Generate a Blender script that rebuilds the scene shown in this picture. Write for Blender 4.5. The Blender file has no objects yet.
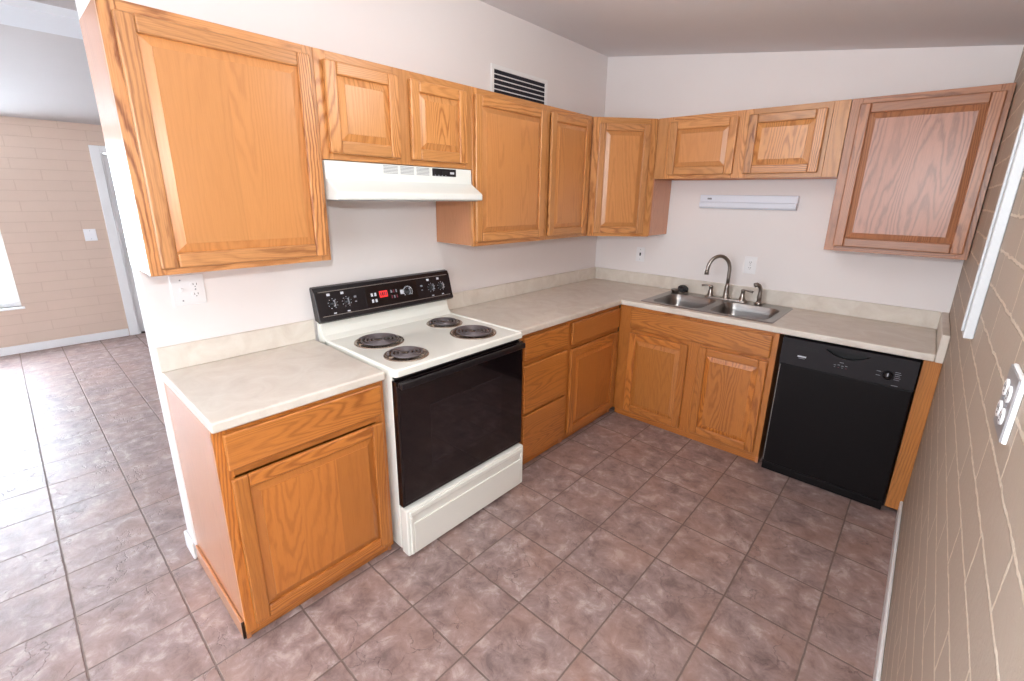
import bpy, bmesh, math, random
from mathutils import Vector, Matrix
random.seed(7)
PI = math.pi
scene = bpy.context.scene
C = scene.collection

# ------------------------------------------------------------------ camera, world, lights, exposure
cam_data = bpy.data.cameras.new('camera')
cam = bpy.data.objects.new('camera', cam_data); C.objects.link(cam)
cam.location = (2.21874, -3.55332, 1.62170)
cam.rotation_euler = (1.297733, -0.015640, 0.731320)
cam_data.sensor_width = 36.0; cam_data.lens = 16.0887
cam_data.shift_x = -0.00446; cam_data.shift_y = -0.01611
cam_data.clip_start = 0.02; cam_data.clip_end = 60
scene.camera = cam

world = bpy.data.worlds.new('world'); scene.world = world; world.use_nodes = True
bg = world.node_tree.nodes['Background']
bg.inputs[0].default_value = (0.86, 0.93, 1.0, 1); bg.inputs[1].default_value = 2.5

W_WALL = 2.374
def area(name, loc, rot, sx, sy, power, color):
    l = bpy.data.lights.new(name, 'AREA'); l.shape = 'RECTANGLE'; l.size = sx; l.size_y = sy
    l.energy = power; l.color = color
    o = bpy.data.objects.new(name, l); C.objects.link(o); o.location = loc; o.rotation_euler = rot
    return o
# daylight through the far window, then three unseen fill lights added behind the camera
area('daylight_far_window', (-4.66, -4.12, 1.28), (0, -PI/2, 0), 1.62, 1.14, 360, (0.72, 0.86, 1.0))
area('added_fill_living', (-2.2, -6.36, 1.10), (PI/2, 0, 0), 2.3, 1.9, 9, (0.78, 0.90, 1.0))  # added fill for the living room side
area('added_fill_dining', (0.9, -6.36, 1.45), (PI/2, 0, 0), 2.0, 1.3, 27, (0.78, 0.90, 1.0))  # added soft fill for the cabinet fronts
area('added_fill_right', (W_WALL+0.06, -5.05, 1.45), (0, PI/2, 0), 1.3, 1.5, 14, (0.78, 0.90, 1.0))  # added to brighten the left wall
# the photographer's flash just above the lens
fl = bpy.data.lights.new('camera_flash', 'POINT'); fl.energy = 53; fl.shadow_soft_size = 0.035; fl.color = (0.93, 0.97, 1.0)
flo = bpy.data.objects.new('camera_flash', fl); C.objects.link(flo); flo.location = (2.20, -3.60, 1.80)

# unseen fill light added under the ceiling to brighten counters and floor; no lamp fixture
cl = bpy.data.lights.new('added_ceiling_fill', 'POINT'); cl.energy = 11; cl.shadow_soft_size = 0.20; cl.color = (1.0, 0.97, 0.92)
clo = bpy.data.objects.new('added_ceiling_fill', cl); C.objects.link(clo); clo.location = (1.25, -2.05, 2.22)
scene.view_settings.view_transform = 'Standard'
scene.view_settings.look = 'None'
scene.view_settings.gamma = 1.0
scene.view_settings.use_curve_mapping = False
scene.view_settings.exposure = 0.42
scene.cycles.use_denoising = True
scene.cycles.max_bounces = 10
scene.cycles.diffuse_bounces = 6
scene.cycles.sample_clamp_indirect = 8

# ------------------------------------------------------------------ materials
def srgb(r, g, b):
    f = lambda c: (c/255/12.92) if c/255 <= 0.04045 else ((c/255+0.055)/1.055)**2.4
    return (f(r), f(g), f(b), 1)

def new_mat(name):
    m = bpy.data.materials.new(name); m.use_nodes = True
    nt = m.node_tree; b = nt.nodes['Principled BSDF']
    return m, nt, b

def N(nt, t, **kw):
    n = nt.nodes.new(t)
    for k, v in kw.items(): setattr(n, k, v)
    return n
def L(nt, a, b): nt.links.new(a, b)
def MATH(nt, op, a, b=None, c=None, clamp=False):
    n = N(nt, 'ShaderNodeMath', operation=op); n.use_clamp = clamp
    for i, v in enumerate((a, b, c)):
        if v is None: continue
        if isinstance(v, (int, float)): n.inputs[i].default_value = v
        else: L(nt, v, n.inputs[i])
    return n.outputs[0]
def NOISE(nt, vec, scale, detail=2, rough=0.5, dist=0.0):
    n = N(nt, 'ShaderNodeTexNoise'); L(nt, vec, n.inputs['Vector'])
    n.inputs['Scale'].default_value = scale; n.inputs['Detail'].default_value = detail
    n.inputs['Roughness'].default_value = rough; n.inputs['Distortion'].default_value = dist
    return n.outputs['Fac']
def RAMP(nt, fac, stops):
    n = N(nt, 'ShaderNodeValToRGB'); L(nt, fac, n.inputs[0])
    e = n.color_ramp.elements
    while len(e) < len(stops): e.new(0.5)
    for el, (p, c) in zip(e, stops): el.position = p; el.color = c
    return n.outputs[0]
def MIX(nt, fac, a, b, mode='MIX'):
    n = N(nt, 'ShaderNodeMix', data_type='RGBA', blend_type=mode)
    for i, v in ((0, fac), (6, a), (7, b)):
        if isinstance(v, (int, float)): n.inputs[i].default_value = v
        elif isinstance(v, tuple): n.inputs[i].default_value = v
        else: L(nt, v, n.inputs[i])
    return n.outputs[2]
def BUMP(nt, b, height, strength=0.3, distance=0.002):
    n = N(nt, 'ShaderNodeBump'); L(nt, height, n.inputs['Height'])
    n.inputs['Strength'].default_value = strength; n.inputs['Distance'].default_value = distance
    L(nt, n.outputs[0], b.inputs['Normal'])
def COMB(nt, x, y, z):
    n = N(nt, 'ShaderNodeCombineXYZ')
    for i, v in enumerate((x, y, z)):
        if isinstance(v, (int, float)): n.inputs[i].default_value = v
        else: L(nt, v, n.inputs[i])
    return n.outputs[0]

def wood(name, light, dark, grain=1.0, rough=0.36, rings=24.0, coat=0.35):
    m, nt, b = new_mat(name)
    uv = N(nt, 'ShaderNodeUVMap'); uv.uv_map = 'UVMap'
    sp = N(nt, 'ShaderNodeSeparateXYZ'); L(nt, uv.outputs[0], sp.inputs[0])
    u, v = sp.outputs[0], sp.outputs[1]
    cell = COMB(nt, MATH(nt, 'FLOOR', MATH(nt, 'DIVIDE', u, 10)), MATH(nt, 'FLOOR', MATH(nt, 'DIVIDE', v, 10)), 0)
    wn = N(nt, 'ShaderNodeTexWhiteNoise', noise_dimensions='2D'); L(nt, cell, wn.inputs['Vector'])
    r = wn.outputs['Value']
    # cathedral figure: contour lines of a noise stretched along the grain
    a = NOISE(nt, COMB(nt, MATH(nt, 'MULTIPLY', u, 0.85), MATH(nt, 'MULTIPLY', v, 7.0), r), 1.0, 1.0, 0.35, 0.1)
    wob = NOISE(nt, COMB(nt, MATH(nt, 'MULTIPLY', u, 14), MATH(nt, 'MULTIPLY', v, 40), r), 1.0, 2, 0.5)
    ph = MATH(nt, 'ADD', MATH(nt, 'MULTIPLY_ADD', a, rings, MATH(nt, 'MULTIPLY', v, 34)), MATH(nt, 'MULTIPLY', wob, 0.9))
    s = MATH(nt, 'MULTIPLY_ADD', MATH(nt, 'SINE', MATH(nt, 'MULTIPLY', ph, 6.2832)), 0.5, 0.5)
    s = MATH(nt, 'POWER', s, 2.2)
    pore = NOISE(nt, COMB(nt, MATH(nt, 'MULTIPLY', u, 9), MATH(nt, 'MULTIPLY', v, 330), 0), 1.0, 3, 0.6)
    pm = N(nt, 'ShaderNodeMapRange'); L(nt, pore, pm.inputs[0]); pm.inputs[1].default_value = 0.42; pm.inputs[2].default_value = 0.72
    big = NOISE(nt, COMB(nt, MATH(nt, 'MULTIPLY', u, 1.2), MATH(nt, 'MULTIPLY', v, 5), 3.3), 1.0, 2, 0.5)
    gate = N(nt, 'ShaderNodeMapRange'); L(nt, MATH(nt, 'ADD', big, MATH(nt, 'MULTIPLY_ADD', r, 0.3, -0.15)), gate.inputs[0])
    gate.inputs[1].default_value = 0.36; gate.inputs[2].default_value = 0.66; gate.inputs[3].default_value = 0.26
    f = MATH(nt, 'MULTIPLY', MATH(nt, 'MULTIPLY', s, gate.outputs[0]), 0.62*grain)
    f = MATH(nt, 'ADD', f, MATH(nt, 'MULTIPLY', pm.outputs[0], 0.30*grain), clamp=True)
    base = MIX(nt, f, light, dark)
    tint = N(nt, 'ShaderNodeMapRange'); L(nt, r, tint.inputs[0]); tint.inputs[3].default_value = 0.84; tint.inputs[4].default_value = 1.12
    hsv = N(nt, 'ShaderNodeHueSaturation'); L(nt, base, hsv.inputs['Color']); L(nt, tint.outputs[0], hsv.inputs['Value'])
    L(nt, hsv.outputs[0], b.inputs['Base Color'])
    b.inputs['Roughness'].default_value = rough
    b.inputs['Coat Weight'].default_value = coat; b.inputs['Coat Roughness'].default_value = 0.30
    BUMP(nt, b, f, 0.12, 0.001)
    return m

def paint(name, col, rough=0.6, bump=0.05, scale=350):
    m, nt, b = new_mat(name)
    tc = N(nt, 'ShaderNodeTexCoord')
    n1 = NOISE(nt, tc.outputs['Object'], 3.0, 3)
    c = MIX(nt, n1, tuple(x*0.975 for x in col[:3])+(1,), tuple(min(1, x*1.02) for x in col[:3])+(1,))
    L(nt, c, b.inputs['Base Color']); b.inputs['Roughness'].default_value = rough
    BUMP(nt, b, NOISE(nt, tc.outputs['Object'], scale, 2), bump, 0.001)
    return m

def plain(name, col, rough=0.4, metal=0.0, coat=0.0, spec=0.5, grime=0.04):
    m, nt, b = new_mat(name)
    tc = N(nt, 'ShaderNodeTexCoord')
    n1 = NOISE(nt, tc.outputs['Object'], 9.0, 3)
    c = MIX(nt, n1, tuple(x*(1-grime) for x in col[:3])+(1,), tuple(min(1, x*(1+grime)) for x in col[:3])+(1,))
    L(nt, c, b.inputs['Base Color'])
    b.inputs['Roughness'].default_value = rough; b.inputs['Metallic'].default_value = metal
    b.inputs['Coat Weight'].default_value = coat; b.inputs['Specular IOR Level'].default_value = spec
    return m

OAK_L, OAK_D = srgb(208, 146, 86), srgb(158, 94, 40)
M = {}
M['oak'] = wood('honey_oak', OAK_L, OAK_D, 1.2)
M['oak_soft'] = wood('honey_oak_plain_panel', srgb(204, 140, 82), srgb(170, 106, 56), 0.7, rings=16)
M['oak_bold'] = wood('honey_oak_bold_grain', srgb(210, 148, 92), srgb(132, 74, 36), 1.4, rings=20)
M['oak_glare'] = wood('oak_painted_glare', srgb(178, 124, 100), srgb(122, 78, 60), 1.0, rings=18)  # same oak with pinkish window and flash glare painted into the colour
M['base_oak'] = wood('honey_oak_shaded', srgb(198, 124, 56), srgb(140, 74, 24), 1.15)  # base set: same stain as the wall cabinets, weaker light painted in darker
M['base_soft'] = wood('honey_oak_shaded_plain_panel', srgb(194, 120, 54), srgb(160, 90, 34), 0.8, rings=16)
M['base_bold'] = wood('honey_oak_shaded_bold_grain', srgb(200, 128, 60), srgb(134, 72, 24), 1.2, rings=20)
M['frame_faint_glare'] = wood('oak_faint_glare', srgb(178, 118, 80), srgb(112, 66, 42), 1.1, rings=20)  # same oak; fainter glare painted in than on the panel
M['oak_side'] = wood('oak_veneer_side', srgb(206, 140, 96), srgb(174, 106, 66), 0.7, rough=0.22, coat=0.7)

def mat_counter():
    m, nt, b = new_mat('beige_laminate')
    tc = N(nt, 'ShaderNodeTexCoord'); v = tc.outputs['Object']
    a = NOISE(nt, v, 7, 5, 0.6, 1.2); c = NOISE(nt, v, 60, 3, 0.6)
    col = RAMP(nt, a, [(0.30, srgb(210, 200, 188)), (0.52, srgb(221, 213, 202)), (0.75, srgb(230, 224, 215))])
    col = MIX(nt, MATH(nt, 'MULTIPLY', c, 0.25), col, srgb(206, 196, 184))
    L(nt, col, b.inputs['Base Color']); b.inputs['Roughness'].default_value = 0.38
    return m
M['counter'] = mat_counter()

def mat_tile():
    m, nt, b = new_mat('slate_look_floor_tile')
    tc = N(nt, 'ShaderNodeTexCoord'); v = tc.outputs['Object']
    sp = N(nt, 'ShaderNodeSeparateXYZ'); L(nt, v, sp.inputs[0])
    T = 0.3085
    wob = NOISE(nt, v, 22, 2, 0.5)
    wv = MATH(nt, 'MULTIPLY_ADD', wob, 0.004, -0.002)
    tx = MATH(nt, 'DIVIDE', MATH(nt, 'ADD', MATH(nt, 'SUBTRACT', sp.outputs[0], 1.234), wv), T)
    ty = MATH(nt, 'DIVIDE', MATH(nt, 'ADD', MATH(nt, 'SUBTRACT', sp.outputs[1], -1.785), wv), T)
    fx, fy = MATH(nt, 'FRACT', tx), MATH(nt, 'FRACT', ty)
    ex = MATH(nt, 'SUBTRACT', 0.5, MATH(nt, 'ABSOLUTE', MATH(nt, 'SUBTRACT', fx, 0.5)))
    ey = MATH(nt, 'SUBTRACT', 0.5, MATH(nt, 'ABSOLUTE', MATH(nt, 'SUBTRACT', fy, 0.5)))
    e = MATH(nt, 'MINIMUM', ex, ey)
    g = N(nt, 'ShaderNodeMapRange'); L(nt, e, g.inputs[0]); g.inputs[1].default_value = 0.006; g.inputs[2].default_value = 0.015
    cell = COMB(nt, MATH(nt, 'FLOOR', tx), MATH(nt, 'FLOOR', ty), 0)
    wn = N(nt, 'ShaderNodeTexWhiteNoise', noise_dimensions='3D'); L(nt, cell, wn.inputs['Vector'])
    va = N(nt, 'ShaderNodeVectorMath', operation='MULTIPLY_ADD')
    L(nt, wn.outputs['Color'], va.inputs[0]); va.inputs[1].default_value = (9, 9, 9); L(nt, v, va.inputs[2])
    p = va.outputs[0]
    a = NOISE(nt, p, 13, 7, 0.68, 0.4); c = NOISE(nt, p, 45, 5, 0.7, 0.2); d = NOISE(nt, p, 4, 2, 0.5)
    col = RAMP(nt, a, [(0.34, srgb(104, 84, 80)), (0.46, srgb(144, 122, 116)), (0.55, srgb(164, 142, 136)), (0.66, srgb(200, 184, 180))])
    col = MIX(nt, MATH(nt, 'MULTIPLY', MATH(nt, 'GREATER_THAN', c, 0.0), MATH(nt, 'MULTIPLY', c, 0.55)), col, srgb(144, 124, 126))
    hue = N(nt, 'ShaderNodeMapRange'); L(nt, d, hue.inputs[0]); hue.inputs[1].default_value = 0.4; hue.inputs[2].default_value = 0.7; hue.inputs[4].default_value = 0.45
    col = MIX(nt, hue.outputs[0], col, srgb(168, 130, 114))
    # chipped slate ridges
    wp = N(nt, 'ShaderNodeVectorMath', operation='MULTIPLY_ADD')
    nn = N(nt, 'ShaderNodeTexNoise'); L(nt, p, nn.inputs['Vector']); nn.inputs['Scale'].default_value = 9; nn.inputs['Detail'].default_value = 4
    L(nt, nn.outputs['Color'], wp.inputs[0]); wp.inputs[1].default_value = (0.22, 0.22, 0.22); L(nt, p, wp.inputs[2])
    vo = N(nt, 'ShaderNodeTexVoronoi', feature='DISTANCE_TO_EDGE'); L(nt, wp.outputs[0], vo.inputs['Vector']); vo.inputs['Scale'].default_value = 6.5
    cr = N(nt, 'ShaderNodeMapRange'); L(nt, vo.outputs['Distance'], cr.inputs[0]); cr.inputs[1].default_value = 0.0; cr.inputs[2].default_value = 0.022
    cm = N(nt, 'ShaderNodeMapRange'); L(nt, NOISE(nt, p, 5, 2), cm.inputs[0]); cm.inputs[1].default_value = 0.47; cm.inputs[2].default_value = 0.58
    crack = MATH(nt, 'MULTIPLY', MATH(nt, 'SUBTRACT', 1.0, cr.outputs[0]), cm.outputs[0])
    col = MIX(nt, MATH(nt, 'MULTIPLY', crack, 0.55), col, srgb(98, 78, 74))
    col = MIX(nt, g.outputs[0], srgb(120, 102, 95), col)
    L(nt, col, b.inputs['Base Color'])
    rr = N(nt, 'ShaderNodeMapRange'); L(nt, c, rr.inputs[0]); rr.inputs[3].default_value = 0.30; rr.inputs[4].default_value = 0.56
    L(nt, MATH(nt, 'ADD', rr.outputs[0], MATH(nt, 'MULTIPLY', MATH(nt, 'SUBTRACT', 1, g.outputs[0]), 0.4)), b.inputs['Roughness'])
    h = MATH(nt, 'ADD', MATH(nt, 'MULTIPLY', a, 0.55), MATH(nt, 'MULTIPLY', crack, -0.55))
    h = MATH(nt, 'ADD', h, MATH(nt, 'MULTIPLY', c, 0.25))
    h = MATH(nt, 'ADD', h, MATH(nt, 'MULTIPLY', g.outputs[0], 0.7))
    BUMP(nt, b, h, 0.75, 0.004)
    b.inputs['Specular IOR Level'].default_value = 0.75
    return m
M['tile'] = mat_tile()

def mat_block(name, col, mortar, rough=0.55, ax=1, off=-2.75, bumps=0.8, mw=0.006, colvar=0.05, jag=0.006, nsc=14):
    m, nt, b = new_mat(name)
    tc = N(nt, 'ShaderNodeTexCoord'); v = tc.outputs['Object']
    sp = N(nt, 'ShaderNodeSeparateXYZ'); L(nt, v, sp.inputs[0])
    nn = N(nt, 'ShaderNodeTexNoise'); L(nt, v, nn.inputs['Vector']); nn.inputs['Scale'].default_value = nsc; nn.inputs['Detail'].default_value = 4
    ns = N(nt, 'ShaderNodeSeparateXYZ'); L(nt, nn.outputs['Color'], ns.inputs[0])
    x = MATH(nt, 'ADD', MATH(nt, 'SUBTRACT', sp.outputs[ax], off-0.4*20), MATH(nt, 'MULTIPLY', ns.outputs[0], jag))
    y = MATH(nt, 'ADD', sp.outputs[2], MATH(nt, 'MULTIPLY', ns.outputs[1], jag))
    br = N(nt, 'ShaderNodeTexBrick'); L(nt, COMB(nt, x, y, 0), br.inputs['Vector'])
    br.inputs['Scale'].default_value = 1.0; br.inputs['Brick Width'].default_value = 0.4; br.inputs['Row Height'].default_value = 0.1
    br.inputs['Mortar Size'].default_value = mw; br.inputs['Mortar Smooth'].default_value = 0.35; br.offset = 0.5
    br.inputs['Color1'].default_value = col; br.inputs['Color2'].default_value = tuple(c*(1-colvar) for c in col[:3])+(1,)
    br.inputs['Mortar'].default_value = mortar
    sp2 = NOISE(nt, v, 55, 4, 0.7)
    spots = N(nt, 'ShaderNodeMapRange'); L(nt, sp2, spots.inputs[0]); spots.inputs[1].default_value = 0.68; spots.inputs[2].default_value = 0.76; spots.inputs[4].default_value = 0.7
    c2 = MIX(nt, spots.outputs[0], br.outputs['Color'], mortar)
    c2 = MIX(nt, MATH(nt, 'MULTIPLY', NOISE(nt, v, 8, 3), 0.18), c2, tuple(c*0.75 for c in col[:3])+(1,))
    L(nt, c2, b.inputs['Base Color']); b.inputs['Roughness'].default_value = rough
    mr = NOISE(nt, v, 90, 3, 0.6)
    h = MATH(nt, 'ADD', MATH(nt, 'MULTIPLY', br.outputs['Fac'], MATH(nt, 'MULTIPLY_ADD', mr, 1.0, 0.1)), MATH(nt, 'MULTIPLY', sp2, 0.25))
    BUMP(nt, b, h, bumps, 0.006)
    return m
M['block_right'] = mat_block('tan_painted_block', srgb(178, 162, 146), srgb(218, 203, 184), mw=0.005, jag=0.016, nsc=24)
M['block_far'] = mat_block('peach_painted_block', srgb(214, 191, 174), srgb(204, 180, 162), 0.6, 1, -3.15, 0.5, 0.004, 0.02)

M['wall'] = paint('warm_white_wall_paint', srgb(236, 231, 230), 0.55)
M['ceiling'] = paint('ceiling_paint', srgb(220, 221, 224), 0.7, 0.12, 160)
M['ceiling_dim'] = paint('ceiling_paint_shaded', srgb(196, 190, 188), 0.7, 0.12, 160)  # same paint as the kitchen ceiling, darkened to paint its dimmer light
M['trim'] = paint('white_gloss_trim', srgb(240, 240, 240), 0.35, 0.01)
M['trim_grey'] = paint('pale_grey_trim', srgb(206, 209, 212), 0.4, 0.01)
M['white_enamel'] = plain('white_enamel', srgb(240, 240, 232), 0.18, coat=0.4, grime=0.01)
M['white_hood'] = plain('white_hood_enamel', srgb(232, 236, 232), 0.22, coat=0.3, grime=0.01)
M['white_plastic'] = plain('white_plastic', srgb(240, 240, 242), 0.35, grime=0.01)
M['light_housing'] = plain('light_housing_white', srgb(228, 234, 246), 0.35, grime=0.01)
M['shaded_plate_grey_filter'] = plain('shaded_plate_grey_filter', srgb(150, 148, 150), 0.45, metal=0.2)  # paints shade onto the white plastic outlet face; also used on the hood filter
M['black_gloss'] = plain('black_oven_glass', srgb(22, 15, 17), 0.09, coat=0.3)
M['black_window'] = plain('black_oven_window', srgb(26, 20, 24), 0.05, coat=0.5)
M['black_enamel'] = plain('black_enamel', srgb(24, 21, 24), 0.28)
M['black_panel'] = plain('black_control_panel', srgb(30, 26, 30), 0.25)
M['dw_black'] = plain('black_dishwasher_plastic', srgb(14, 9, 11), 0.45, spec=0.2)
M['dw_panel'] = plain('charcoal_dishwasher_panel', srgb(25, 20, 25), 0.5, spec=0.35)
M['dark'] = plain('dark_recess', srgb(12, 11, 13), 0.6)
M['vent_dark'] = plain('vent_duct_dark', srgb(34, 34, 46), 0.7)
M['coil'] = plain('burner_coil_iron', srgb(112, 104, 106), 0.38, metal=0.4)
M['drip'] = plain('worn_chrome_drip_pan', srgb(178, 160, 146), 0.2, metal=0.9, grime=0.3)
M['mark'] = plain('printed_marking', srgb(205, 208, 216), 0.5)
M['tick'] = plain('printed_marking_grey', srgb(140, 142, 150), 0.5)
M['red_button'] = plain('muted_red_print', srgb(120, 50, 66), 0.5)
M['brass'] = plain('polished_brass', srgb(212, 168, 88), 0.2, metal=1.0)
M['nickel'] = plain('brushed_nickel', srgb(160, 152, 146), 0.28, metal=1.0)
M['hinge'] = plain('dark_bronze', srgb(60, 44, 34), 0.4, metal=0.6)
M['rubber'] = plain('black_rubber', srgb(28, 28, 32), 0.5)
M['silver_edge'] = plain('silver_edge', srgb(170, 165, 160), 0.35, metal=0.8)

def mat_steel():
    m, nt, b = new_mat('brushed_stainless')
    tc = N(nt, 'ShaderNodeTexCoord'); v = tc.outputs['Object']
    mp = N(nt, 'ShaderNodeMapping'); L(nt, v, mp.inputs[0]); mp.inputs['Scale'].default_value = (8, 260, 260)
    n = NOISE(nt, mp.outputs[0], 1.0, 3)
    c = MIX(nt, n, srgb(132, 128, 126), srgb(178, 174, 172))
    L(nt, c, b.inputs['Base Color']); b.inputs['Metallic'].default_value = 1.0; b.inputs['Roughness'].default_value = 0.30
    BUMP(nt, b, n, 0.08, 0.0005)
    return m
M['steel'] = mat_steel()
def mat_display():
    m, nt, b = new_mat('red_led_display')
    b.inputs['Base Color'].default_value = srgb(190, 40, 40)
    b.inputs['Emission Color'].default_value = srgb(255, 50, 50); b.inputs['Emission Strength'].default_value = 0.55
    return m
M['led'] = mat_display()
def mat_glass():
    m, nt, b = new_mat('window_glass')
    b.inputs['Transmission Weight'].default_value = 1.0; b.inputs['Roughness'].default_value = 0.0; b.inputs['IOR'].default_value = 1.05
    return m
M['glass'] = mat_glass()
M['sheer'] = plain('white_curtain_cloth', srgb(240, 242, 246), 0.8)

# ------------------------------------------------------------------ mesh builder
class MB:
    def __init__(s): s.v = []; s.f = []; s.uv = []; s.mi = []; s.sm = []; s.mats = []
    def slot(s, m):
        if m not in s.mats: s.mats.append(m)
        return s.mats.index(m)
    def add(s, verts, faces, mat, uvs=None, smooth=False):
        o = len(s.v); s.v += [tuple(v) for v in verts]; k = s.slot(mat)
        for i, f in enumerate(faces):
            s.f.append([o+j for j in f]); s.mi.append(k); s.sm.append(smooth)
            s.uv.append(uvs[i] if uvs else [(0, 0)]*len(f))
    def quads_uv(s, verts, faces, g, off):
        """project each face: u along grain axis g, v across"""
        out = []
        for f in faces:
            p = [Vector(verts[j]) for j in f]
            n = (p[1]-p[0]).cross(p[2]-p[0])
            a = max(range(3), key=lambda i: abs(n[i]))
            rest = [i for i in range(3) if i != a]
            if g in rest: ui = g; vi = [i for i in rest if i != g][0]
            else: ui, vi = rest
            if g in rest: out.append([(q[ui]+off[0], q[vi]+off[1]) for q in p])
            else: out.append([(q[ui]*0.1+off[0], q[vi]+off[1]) for q in p])
        return out
    def box(s, x0, x1, y0, y1, z0, z1, mat, g=2):
        if x0 > x1: x0, x1 = x1, x0
        if y0 > y1: y0, y1 = y1, y0
        if z0 > z1: z0, z1 = z1, z0
        v = [(x0,y0,z0),(x1,y0,z0),(x1,y1,z0),(x0,y1,z0),(x0,y0,z1),(x1,y0,z1),(x1,y1,z1),(x0,y1,z1)]
        f = [(0,3,2,1),(4,5,6,7),(0,1,5,4),(1,2,6,5),(2,3,7,6),(3,0,4,7)]
        off = (10*random.randint(1, 60)+5+random.uniform(-1, 1), 10*random.randint(1, 60)+5+random.uniform(-1, 1))
        s.add(v, f, mat, s.quads_uv(v, f, g, off))
    def poly_prism(s, pts, axis, a0, a1, mat, smooth=False):
        """pts: 2D outline in the two other axes (cyclic order), extruded along axis"""
        def mk(p, a):
            q = [0, 0, 0]; r = [i for i in range(3) if i != axis]
            q[r[0]] = p[0]; q[r[1]] = p[1]; q[axis] = a; return tuple(q)
        n = len(pts); v = [mk(p, a0) for p in pts]+[mk(p, a1) for p in pts]
        f = [tuple(range(n))[::-1], tuple(range(n, 2*n))]+[(i, (i+1) % n, n+(i+1) % n, n+i) for i in range(n)]
        s.add(v, f, mat, None, smooth)
    def lathe(s, prof, mat, c=(0, 0, 0), seg=32, rot=None, smooth=True, close=False):
        v = []; f = []
        for r, z in prof:
            for k in range(seg):
                a = 2*PI*k/seg; p = Vector((r*math.cos(a), r*math.sin(a), z))
                if rot: p = rot @ p
                v.append(tuple(p+Vector(c)))
        for i in range(len(prof)-1):
            for k in range(seg):
                k2 = (k+1) % seg
                f.append((i*seg+k, i*seg+k2, (i+1)*seg+k2, (i+1)*seg+k))
        if prof[0][0] > 1e-6: f.append(tuple(range(seg))[::-1])
        if prof[-1][0] > 1e-6: f.append(tuple((len(prof)-1)*seg+k for k in range(seg)))
        s.add(v, f, mat, None, smooth)
    def tube(s, path, r, mat, seg=10, caps=True):
        """r: number or list of radii"""
        P = [Vector(p) for p in path]; n = len(P)
        R = r if isinstance(r, (list, tuple)) else [r]*n
        v = []; f = []; up = None
        for i in range(n):
            t = (P[min(i+1, n-1)]-P[max(i-1, 0)]).normalized()
            if up is None:
                up = Vector((0, 0, 1)) if abs(t.z) < 0.9 else Vector((1, 0, 0))
            a = (up - t*up.dot(t)).normalized(); up = a; b = t.cross(a)
            for k in range(seg):
                an = 2*PI*k/seg; v.append(tuple(P[i]+(a*math.cos(an)+b*math.sin(an))*R[i]))
        for i in range(n-1):
            for k in range(seg):
                k2 = (k+1) % seg; f.append((i*seg+k, i*seg+k2, (i+1)*seg+k2, (i+1)*seg+k))
        if caps: f.append(tuple(range(seg))[::-1]); f.append(tuple((n-1)*seg+k for k in range(seg)))
        s.add(v, f, mat, None, True)
    def cells(s, xs, ys, keep, z0, z1, mat):
        """slab made of grid cells (keep(i,j)) with only its outer faces, shared corners"""
        nx, ny = len(xs)-1, len(ys)-1
        vid = {}; v = []; f = []
        def V(i, j, k):
            if (i, j, k) not in vid: vid[(i, j, k)] = len(v); v.append((xs[i], ys[j], (z0, z1)[k]))
            return vid[(i, j, k)]
        K = lambda i, j: 0 <= i < nx and 0 <= j < ny and keep(i, j)
        for i in range(nx):
            for j in range(ny):
                if not K(i, j): continue
                f.append((V(i,j,1), V(i+1,j,1), V(i+1,j+1,1), V(i,j+1,1)))
                f.append((V(i,j,0), V(i,j+1,0), V(i+1,j+1,0), V(i+1,j,0)))
                if not K(i, j-1): f.append((V(i,j,0), V(i+1,j,0), V(i+1,j,1), V(i,j,1)))
                if not K(i+1, j): f.append((V(i+1,j,0), V(i+1,j+1,0), V(i+1,j+1,1), V(i+1,j,1)))
                if not K(i, j+1): f.append((V(i+1,j+1,0), V(i,j+1,0), V(i,j+1,1), V(i+1,j+1,1)))
                if not K(i-1, j): f.append((V(i,j+1,0), V(i,j,0), V(i,j,1), V(i,j+1,1)))
        s.add(v, f, mat)
    def build(s, name, parent=None, bevel=0.0, seg=2, loc=None):
        me = bpy.data.meshes.new(name); me.from_pydata(s.v, [], s.f); me.update()
        for m in s.mats: me.materials.append(m)
        ul = me.uv_layers.new(name='UVMap')
        k = 0
        for pi, p in enumerate(me.polygons):
            p.material_index = s.mi[pi]; p.use_smooth = s.sm[pi]
            for q in s.uv[pi]: ul.data[k].uv = q; k += 1
        o = bpy.data.objects.new(name, me); C.objects.link(o)
        if parent: o.parent = parent
        if loc: o.location = loc
        if bevel:
            b = o.modifiers.new('bevel', 'BEVEL'); b.width = bevel; b.segments = seg; b.limit_method = 'ANGLE'; b.angle_limit = 0.7
            b.harden_normals = False
        return o

def thing(name, label, cat, loc=(0, 0, 0), rotz=0.0, group=None):
    o = bpy.data.objects.new(name, None); C.objects.link(o); o.empty_display_size = 0.1
    o.location = loc; o.rotation_euler = (0, 0, rotz); o['label'] = label; o['category'] = cat
    if group: o['group'] = group
    return o
def tag(o, label, cat, group=None):
    o['label'] = label; o['category'] = cat
    if group: o['group'] = group
    return o
def struct(o): o['kind'] = 'structure'; return o
def build_each(mb, name, parent):
    # every 8-vertex box of the builder becomes a part of its own
    for i in range(len(mb.v)//8):
        q = MB(); q.add(mb.v[i*8:i*8+8], [[j-i*8 for j in f] for f in mb.f[i*6:i*6+6]], mb.mats[mb.mi[i*6]]); q.build(name, parent)
def one(fn, name, parent=None, bevel=0.0, seg=2):
    b = MB(); fn(b); return b.build(name, parent, bevel, seg)

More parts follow.
